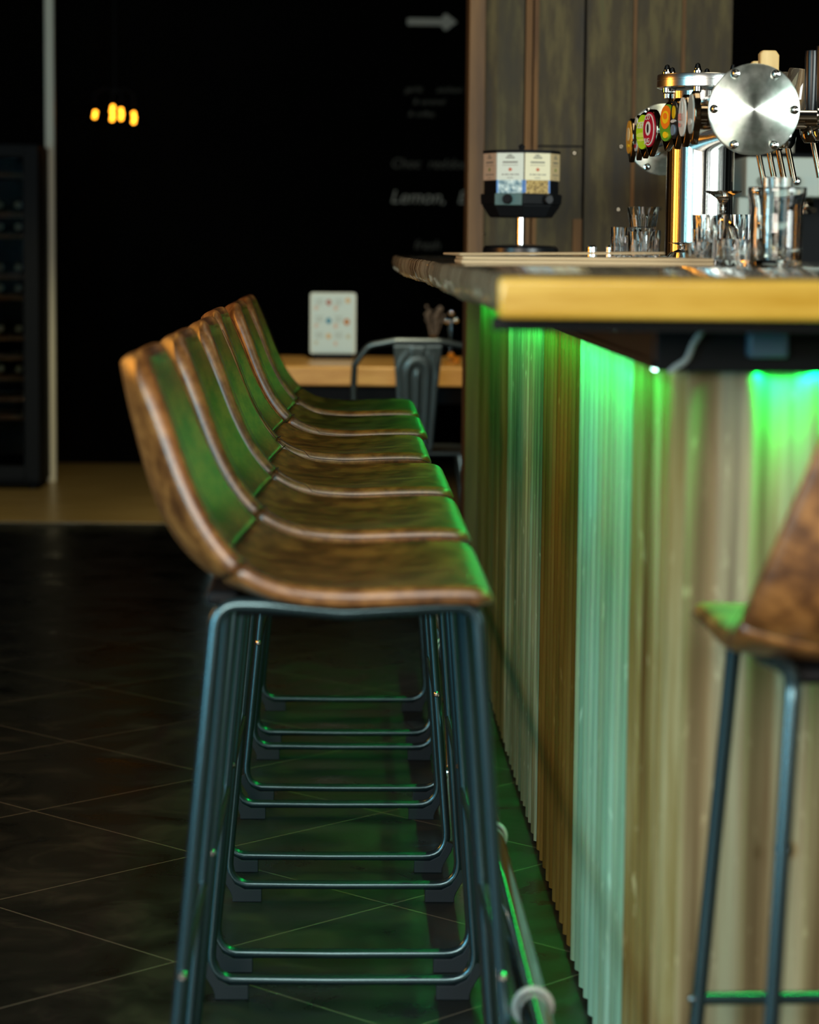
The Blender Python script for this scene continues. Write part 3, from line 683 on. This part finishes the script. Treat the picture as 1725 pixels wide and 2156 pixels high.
for k in range(8):
    # face k between vertices k and k+1; centre direction
    a0, a1 = R(45*k+OFF), R(45*(k+1)+OFF); am = (a0+a1)/2
    Rr = .096*math.cos(R(22.5)); w = .096*math.sin(R(22.5))
    Mf = Matrix.Translation((Rr*math.cos(am), Rr*math.sin(am), 0)) @ Matrix.Rotation(am+PI/2, 4, 'Z')   # local x along the face, -y outwards
    vis = {7: 1, 0: 2, 6: 0, 1: 3}.get(k)
    mb = MB().prism([(-w*.96, 0), (w*.96, 0), (w*.50, .045), (-w*.50, .045)], .1605, .2615, 'z', M=Mf)
    cont = M['foil'] if k == 7 else (M['nuts'] if k in (0, 2) else M['black'])
    bn = mb.build('bin', cont, ds, smooth=False)
    if vis is None: continue
    MB().box((-w*.97, -.0025, .194), (w*.97, -.0005, .262), M=Mf).build('label_card', M[face_mats[vis]], bn, smooth=False)
    ik = MB()
    ik.prism([(-.010, .254), (-.006, .257), (-.002, .2565), (0, .2590), (.004, .2565), (.010, .254)], -.0031, -.0026, 'y', 0, Mf)
    ik.box((-.012, -.0031, .2485), (.012, -.0026, .2515), 0, Mf)
    ik.box((-.020, -.0031, .2370), (.020, -.0026, .2405), 0, Mf)
    ik.box((-.021, -.0031, .2310), (.021, -.0026, .2320), 0, Mf)
    ik.prism([(-.005, .221), (0, .2255), (.006, .221), (.002, .216), (-.003, .217)], -.0032, -.0026, 'y', 1 if vis in (1, 2) else 2, Mf)
    for q in range(7):
        xx = -.022 + q*.0068 + (q % 2)*.001; ik.box((xx, -.0031, .2065 + .005*((q*3) % 3)/2), (xx+.0045, -.0026, .2092 + .005*((q*3) % 3)/2), 0, Mf)
    ik.box((-.008, -.0031, .1990), (.008, -.0026, .2005), 0, Mf)
    ik.build('label_print', [M['ink'], M['ink_red'], M['ink_green']], bn, smooth=False)
    if vis in (1, 2):
        MB().box((-w*.98, -.0018, .162), (-w*.88, 0, .194), 0, Mf).box((w*.88, -.0018, .162), (w*.98, 0, .194), 0, Mf).build('bin_edge', M['blue_edge'], bn, smooth=False)
M['teal_grey'] = mat('teal_grey_plastic', (0.06, 0.11, 0.10), 0.4)
am = R(45*7.5+OFF); Mf = Matrix.Translation((.100*math.cos(am), .100*math.sin(am), 0)) @ Matrix.Rotation(am+PI/2, 4, 'Z')
ot = MB().box((-.036, -.006, .130), (.036, .004, .1605), M=Mf).build('outlet', M['teal_grey'], ds, bevel=.002)
MB().lathe([(.0001, .010), (.010, .010), (.0125, .007), (.0125, 0)], (0, 0, 0), 24, M=Mf @ Matrix.Translation((.0, -.006, .1455)) @ RX).build('knob', M['black'], ot)
am = R(45*.5+OFF); Mf = Matrix.Translation((.100*math.cos(am), .100*math.sin(am), 0)) @ Matrix.Rotation(am+PI/2, 4, 'Z')
MB().lathe([(.0001, .010), (.010, .010), (.0125, .007), (.0125, 0)], (0, 0, 0), 24, M=Mf @ Matrix.Translation((.025, -.002, .1455)) @ RX).build('knob', M['gloss_black'], ds)

# ------------------------------------------------------------------ behind the bar, on the right
cm = empty('coffee_machine', (1.62, 6.62, 0.9), 'pale grey espresso machine behind the taps, at the right edge', 'coffee machine')
def C(o): o.parent = cm; o.matrix_parent_inverse = Matrix.Translation(-cm.location); return o
M['machine'] = mat('pale_grey_panel', (0.42, 0.48, 0.42), 0.4)
C(MB().box((1.09, 6.78, .9), (2.2, 7.1, 1.46)).build('body', M['black'], bevel=.01))
C(MB().box((1.04, 6.5, 1.334), (2.2, 6.78, 1.438)).build('front_panel', M['machine'], bevel=.006))
C(MB().box((1.024, 6.52, .9), (1.056, 6.6, 1.334)).build('side_leg', M['machine'], bevel=.006))
C(MB().box((1.06, 6.45, 1.06), (2.2, 6.78, 1.11)).build('drip_tray', M['machine'], bevel=.006))
for x in (1.088, 1.172): C(MB().sphere((x, 6.49, 1.375), .014).build('knob', M['chrome']))
C(MB().lathe([(.028, 0), (.03, .03), (.022, .04), (.0001, .04)], (1.21, 6.6, 1.293), 24).cyl((1.21, 6.6, 1.31), (1.21, 6.44, 1.30), .008).build('group_head', M['dark_chrome']))
tag(MB().box((1.04, 6.4, 0), (2.4, 7.15, 0.899)).build('back_counter', M['black'], bevel=.005), 'dark counter cabinet under the coffee machine behind the bar', 'counter')
for x, c, h, lab in ((1.165, (0.35, 0.22, 0.08), .07, 'squat amber jar on top of the coffee machine, left one'), (1.215, (0.45, 0.42, 0.34), .09, 'pale beige jar on top of the coffee machine, right one')):
    j = empty('jar', (x, 6.9, 1.46), lab, 'jar')
    MB().lathe([(.0001, 0), (.020, 0), (.022, .004), (.022, h*.7), (.016, h*.82), (.016, h), (.0001, h)], (0, 0, 0), 24).build('body', mat('jar_body', c, .25), j)
    MB().lathe([(.018, h), (.018, h+.012), (.0001, h+.013)], (0, 0, 0), 24).build('lid', M['dark_chrome'], j)

# ------------------------------------------------------------------ far table with menu and chair
tb = empty('dining_table', (.25, 9.75, 0), 'thick honey-coloured wooden table at the back of the room', 'table')
def TT(o): o.parent = tb; o.matrix_parent_inverse = Matrix.Translation(-tb.location); return o
TT(MB().box((-.55, 9.3, .672), (1.05, 10.2, .746)).build('tabletop', M['table_wood'], bevel=.006))
for x in (-.48, .95):
    for y in (9.4, 10.1): TT(MB().box((x-.03, y-.03, 0), (x+.03, y+.03, .672)).build('leg', M['black_steel'], bevel=.003))
TT(MB().box((-.45, 9.42, .60), (.92, 9.45, .672)).build('apron', M['black'], bevel=.002))
mn = empty('menu_sign', (-.05, 9.9, .746), 'white printed menu in a rounded acrylic stand with black base on the far table', 'menu')
MB().box((-.080, -.025, 0), (.078, .03, .022)).build('base', M['black'], mn, bevel=.002)
def rrect(x0, x1, z0, z1, r):
    return arc(x1-r, z1-r, r, 0, 90, 6) + arc(x0+r, z1-r, r, 90, 180, 6) + arc(x0+r, z0+r, r, 180, 270, 6) + arc(x1-r, z0+r, r, 270, 360, 6)
MB().prism(rrect(-.092, .091, .020, .264, .012), -.003, .003, 'y').build('acrylic_panel', mat('acrylic_edge', (0.48, 0.58, 0.52), .3), mn, smooth=False)
cd = MB().prism(rrect(-.084, .083, .028, .256, .004), -.0042, -.0032, 'y').build('menu_card', mat('menu_paper', (0.50, 0.68, 0.70), .6), mn, smooth=False)
pr = MB()
def dot(x, z, r, mi): pr.prism([(x+r*math.cos(2*PI*i/12), z+1.15*r*math.sin(2*PI*i/12)) for i in range(12)], -.0052, -.0043, 'y', mi)
for x, z, r, mi in ((-.018, .225, .011, 1), (.058, .233, .010, 2), (-.067, .203, .008, 3), (.010, .203, .009, 3), (-.018, .152, .011, 4), (.054, .148, .012, 5), (-.067, .133, .008, 3), (.010, .132, .009, 3), (-.018, .091, .010, 2), (.060, .090, .009, 6), (.010, .062, .008, 3), (-.067, .065, .007, 6)): dot(x, z, r, mi)
for zb_ in (.236, .168, .104):
    for q in range(4):
        for xx in (-.070, .006): pr.box((xx, -.0050, zb_-q*.007), (xx+.034-(q % 2)*.006, -.0043, zb_-q*.007+.0022), 0)
pr.build('menu_print', [mat('p0', (.32, .38, .36), .7), mat('p1', (.35, .18, .15), .7), mat('p2', (.55, .42, .22), .7), mat('p3', (.55, .48, .42), .7), mat('p4', (.05, .25, .38), .7), mat('p5', (.42, .20, .08), .7), mat('p6', (.45, .50, .40), .7)], cd, smooth=False)

ch = empty('metal_chair', (.258, 8.95, 0), 'grey metal cafe chair with ridged back splat and arched tube back, before the far table', 'chair')
M['gunmetal'] = mat('gunmetal', (0.20, 0.25, 0.24), 0.36, 0.85)
arch = [(-.225, .02, .46), (-.228, -.03, .70), (-.225, -.055, .775), (-.175, -.075, .842), (-.08, -.085, .860), (.08, -.085, .860), (.175, -.075, .842), (.225, -.055, .775), (.228, -.03, .70), (.225, .02, .46)]
MB().tube(fillet(arch, [.05]*8, 5), .0115, 14).build('back_tube', M['gunmetal'], ch)
sp_ = MB(); vs = []; fs = []; nr, nc = 30, 40
for i in range(nr+1):
    t = i/nr; z = .455 + .395*t; hw = .058 + .030*t**1.0
    for j in range(nc+1):
        u = -1+2*j/nc; x = u*hw
        rr = math.hypot(u, max(0, (t-.72)/.25)*1.0) if t > .72 else abs(u)
        ridge = .006*(math.cos(rr*PI*4.2)*.5+.5) if rr < .9 else 0
        y = -.005 - .075*t**1.2 - ridge
        vs.append((x, y, z))
for i in range(nr):
    for j in range(nc):
        a = i*(nc+1)+j; fs.append((a, a+1, a+nc+2, a+nc+1))
so = sp_.add(vs, fs).build('back_splat', M['gunmetal'], ch, ang=80)
so.modifiers.new('solid', 'SOLIDIFY').thickness = .003
MB().prism([(-.17, .01), (.17, .01), (.19, .33), (.15, .36), (-.15, .36), (-.19, .33)], .440, .458).build('seat', M['gunmetal'], ch, bevel=.008)
for sx in (-1, 1):
    MB().prism([(sx*.155-.018, 0), (sx*.155+.018, 0), (sx*.155+.018, .01)], 0, .01) if False else None
    MB().tube([(sx*.16, .03, .445), (sx*.225, -.06, .0)], [.016, .011], 12).build('leg', M['gunmetal'], ch)
    MB().tube([(sx*.165, .32, .445), (sx*.21, .37, .0)], [.016, .011], 12).build('leg', M['gunmetal'], ch)
cs = empty('candlestick', (.408, 9.6, .746), 'shiny ornamental candlestick with amber glass foot on the far table', 'candlestick')
MB().cyl((0, 0, .01), (0, 0, .17), .006, n=14).sphere((0, 0, .198), .012).sphere((-.016, -.004, .166), .012).sphere((.018, -.004, .170), .012).cyl((0, 0, .11), (0, 0, .15), .010).build('stem', M['chrome'], cs)
M['amber_glass'] = mat('amber_glass', (0.9, 0.35, 0.03), .05, 0, .5, 0, .6)
MB().sphere((0, -.01, .030), .014).sphere((.022, -.012, .014), .013).lathe([(.0001, 0), (.032, 0), (.030, .008), (.0001, .012)], (0, 0, 0), 24).build('foot', M['amber_glass'], cs)
vz = empty('vase', (.352, 10.0, .746), 'dim vase of dried sprigs standing beside the candlestick on the far table', 'vase')
MB().lathe([(.0001, 0), (.022, 0), (.026, .03), (.018, .07), (.014, .085), (.018, .095)], (0, 0, 0), 24).build('vase_body', M['dark_chrome'], vz)
sg = MB(); rv = random.Random(4)
for k in range(16):
    a = rv.uniform(0, 2*PI); r_ = rv.uniform(.015, .05); hz = rv.uniform(.13, .21)
    sg.tube([(0, 0, .05), (r_*.4*math.cos(a), r_*.4*math.sin(a), .10), (r_*math.cos(a), r_*math.sin(a), hz)], .0012, 5)
    sg.sphere((r_*math.cos(a), r_*math.sin(a), hz), rv.uniform(.005, .010), 8, 5)
sg.build('sprigs', mat('dried_sprig', (.16, .13, .10), .7), vz)

# ------------------------------------------------------------------ chalkboard and arrow
cbd = MB().box((.02, 13.455, .60), (1.9, 13.495, 2.95)).build('chalkboard', M['chalkboard'], bevel=.002)
tag(cbd, 'large black chalkboard with faint handwriting on the back wall', 'chalkboard')
def chalk(s, x, z, size, mt, rz=0, name='chalk_writing', shear=.25):
    for wd, dx in s: chalk_word(wd, x+dx, z, size, mt, rz, name, shear)
def chalk_word(s, x, z, size, mt, rz, name, shear):
    o = text_mesh(s, size, mt, name, cbd, .0008); o.data.transform(Matrix(((1, shear, 0, 0), (0, 1, 0, 0), (0, 0, 1, 0), (0, 0, 0, 1))))
    o.data.transform(Matrix.Translation((x, 13.4525, z)) @ Matrix.Rotation(R(rz), 4, 'Y') @ Matrix.Rotation(R(90), 4, 'X'))
chalk([('Choc', -.14), ('red', .03), ('dou', .14)], .46, 1.635, .072, M['chalk_dim'])
chalk([('Lemon,', 0), ('B', .24)], .39, 1.455, .098, M['chalk'])
chalk([('garlic', -.10), ('anchovi', .09)], .46, 2.03, .045, M['chalk_dim'])
chalk([('& caramel', 0)], .44, 1.965, .042, M['chalk_dim'])
chalk([('& coffee', 0)], .40, 1.90, .042, M['chalk_dim'])
chalk([('fresh', 0)], .44, 1.20, .07, M['chalk_dim'])

ar = MB().prism([(.317, 2.374), (.325, 2.368), (.50, 2.368), (.515, 2.345), (.527, 2.343), (.583, 2.386), (.527, 2.430), (.515, 2.428), (.50, 2.404), (.325, 2.404), (.317, 2.398)], 13.440, 13.4545, 'y')
tag(ar.build('arrow_sign', M['arrow'], smooth=False), 'pale painted arrow pointing right above the chalkboard writing', 'arrow sign')

# ------------------------------------------------------------------ wine cooler and reflected lights at far left
wc = empty('wine_cooler', (-1.86, 12.3, 0), 'tall black wine cooler with wooden shelf fronts at the left edge', 'wine cooler')
def WC(o, p=None):
    o.parent = p or wc; o.matrix_parent_inverse = Matrix.Translation(-wc.location) if p is None else Matrix.Identity(4); return o
cab = MB().box((-2.24, 12.03, .03), (-2.2, 12.65, 1.66)).box((-1.52, 12.03, .03), (-1.475, 12.65, 1.66)).box((-2.2, 12.6, .03), (-1.52, 12.65, 1.66)).box((-2.2, 12.03, 1.60), (-1.52, 12.6, 1.66)).box((-2.2, 12.03, .03), (-1.52, 12.6, .12))
for x in (-2.2, -1.52):
    for y in (12.1, 12.58): cab.cyl((x, y, 0), (x, y, .03), .02)
WC(cab.build('cabinet', M['black'], bevel=.004))
M['shelf_wood'] = mat('shelf_front_wood', (0.20, 0.08, 0.02), .5)
shz = [.35, .44, .54, .64, .735, .93, 1.03, 1.225, 1.33, 1.52]
for z in shz: WC(MB().box((-2.2, 12.06, z-.010), (-1.52, 12.5, z+.008)).build('shelf', M['shelf_wood'], bevel=.002))
fd = MB().box((-2.24, 12.0, .05), (-2.19, 12.025, 1.66)).box((-1.545, 12.0, .05), (-1.475, 12.025, 1.66)).box((-2.19, 12.0, 1.60), (-1.545, 12.025, 1.66)).box((-2.19, 12.0, .05), (-1.545, 12.025, .12))
fd = WC(fd.build('door_frame', M['black'], bevel=.003))
gp = MB().box((-2.19, 12.010, .12), (-1.545, 12.014, 1.60)).build('door_glass', mat('smoked_pane', (0.55, 0.55, 0.5), .02, 0, .5, 0, 1.0, 1.02), fd, smooth=False)
M['bottle'] = mat('dark_bottle_glass', (0.02, 0.03, 0.015), .08, 0, .6); M['capsule'] = mat('bottle_capsule', (0.45, 0.42, 0.30), .35)
bp = empty('wine_bottle', (0, 0, 0), 'dark wine bottle lying on a shelf of the wine cooler', 'bottle', 'wine bottles in the wine cooler')
MB().lathe([(.0001, .0), (.012, .0), (.0125, .002), (.0125, .06), (.016, .09), (.034, .125), (.036, .14), (.036, .27), (.033, .29), (.0001, .292)], (0, 0, 0), 20, M=Matrix.Rotation(R(-90), 4, 'X')).build('glass_body', M['bottle'], bp)
MB().lathe([(.0001, -.001), (.0142, -.001), (.0142, .045), (.0128, .045)], (0, 0, 0), 16, M=Matrix.Rotation(R(-90), 4, 'X')).build('capsule', M['capsule'], bp)
first = True
for z in (.54, .735, .93, 1.03, 1.225, 1.33):
    for x in (-1.585, -1.675):
        o = bp if first else copy_tree(bp); first = False
        o.location = (x, 12.09, z+.0085+.0365)
        o['label'] = 'dark wine bottle lying neck outwards in the wine cooler'
M['bulb_reflection'] = mat('amber_reflection', (1, .5, .1), .4, emit=(1.0, 0.36, 0.02), estr=7)
cl = empty('bulb_reflections', (-1.2, 13.0, 3.2), 'amber light reflections in dark glass, built as glowing bulbs on an added frame', 'reflection')  # amber lights mirrored in dark glass, built as glowing spheres on an added frame
def CL(o): o.parent = cl; o.matrix_parent_inverse = Matrix.Translation(-cl.location); return o
fr = MB().cyl((-1.2, 13.0, 1.96), (-1.2, 13.0, 3.2), .004).lathe([(.0001, 0), (.05, 0), (.05, .02), (.0001, .03)], (-1.2, 13.0, 3.17), 20)
bl = [(-1.304, 1.873, 2), (-1.215, 1.880, 3), (-1.205, 1.842, 3), (-1.165, 1.868, 3), (-1.102, 1.838, 3)]
bl = [(-1.304, 1.845, 2), (-1.214, 1.832, 4), (-1.168, 1.838, 3), (-1.103, 1.820, 3)]
for x, z, k in bl: fr.tube([(-1.2, 13.0, 1.97), ((x-1.2)/2, 13.0, 1.99), (x, 13.0, 1.96), (x, 13.0, z+.075)], .004, 8)
CL(fr.build('frame', M['black']))
for x, z, k in bl:
    b_ = MB()
    for q in range(k): b_.sphere((x + .004*(q % 2), 12.995, z + q*.021), .0105, 12, 8)
    CL(b_.build('bulb_reflection', M['bulb_reflection']))
print('BUILT', len(S.objects))
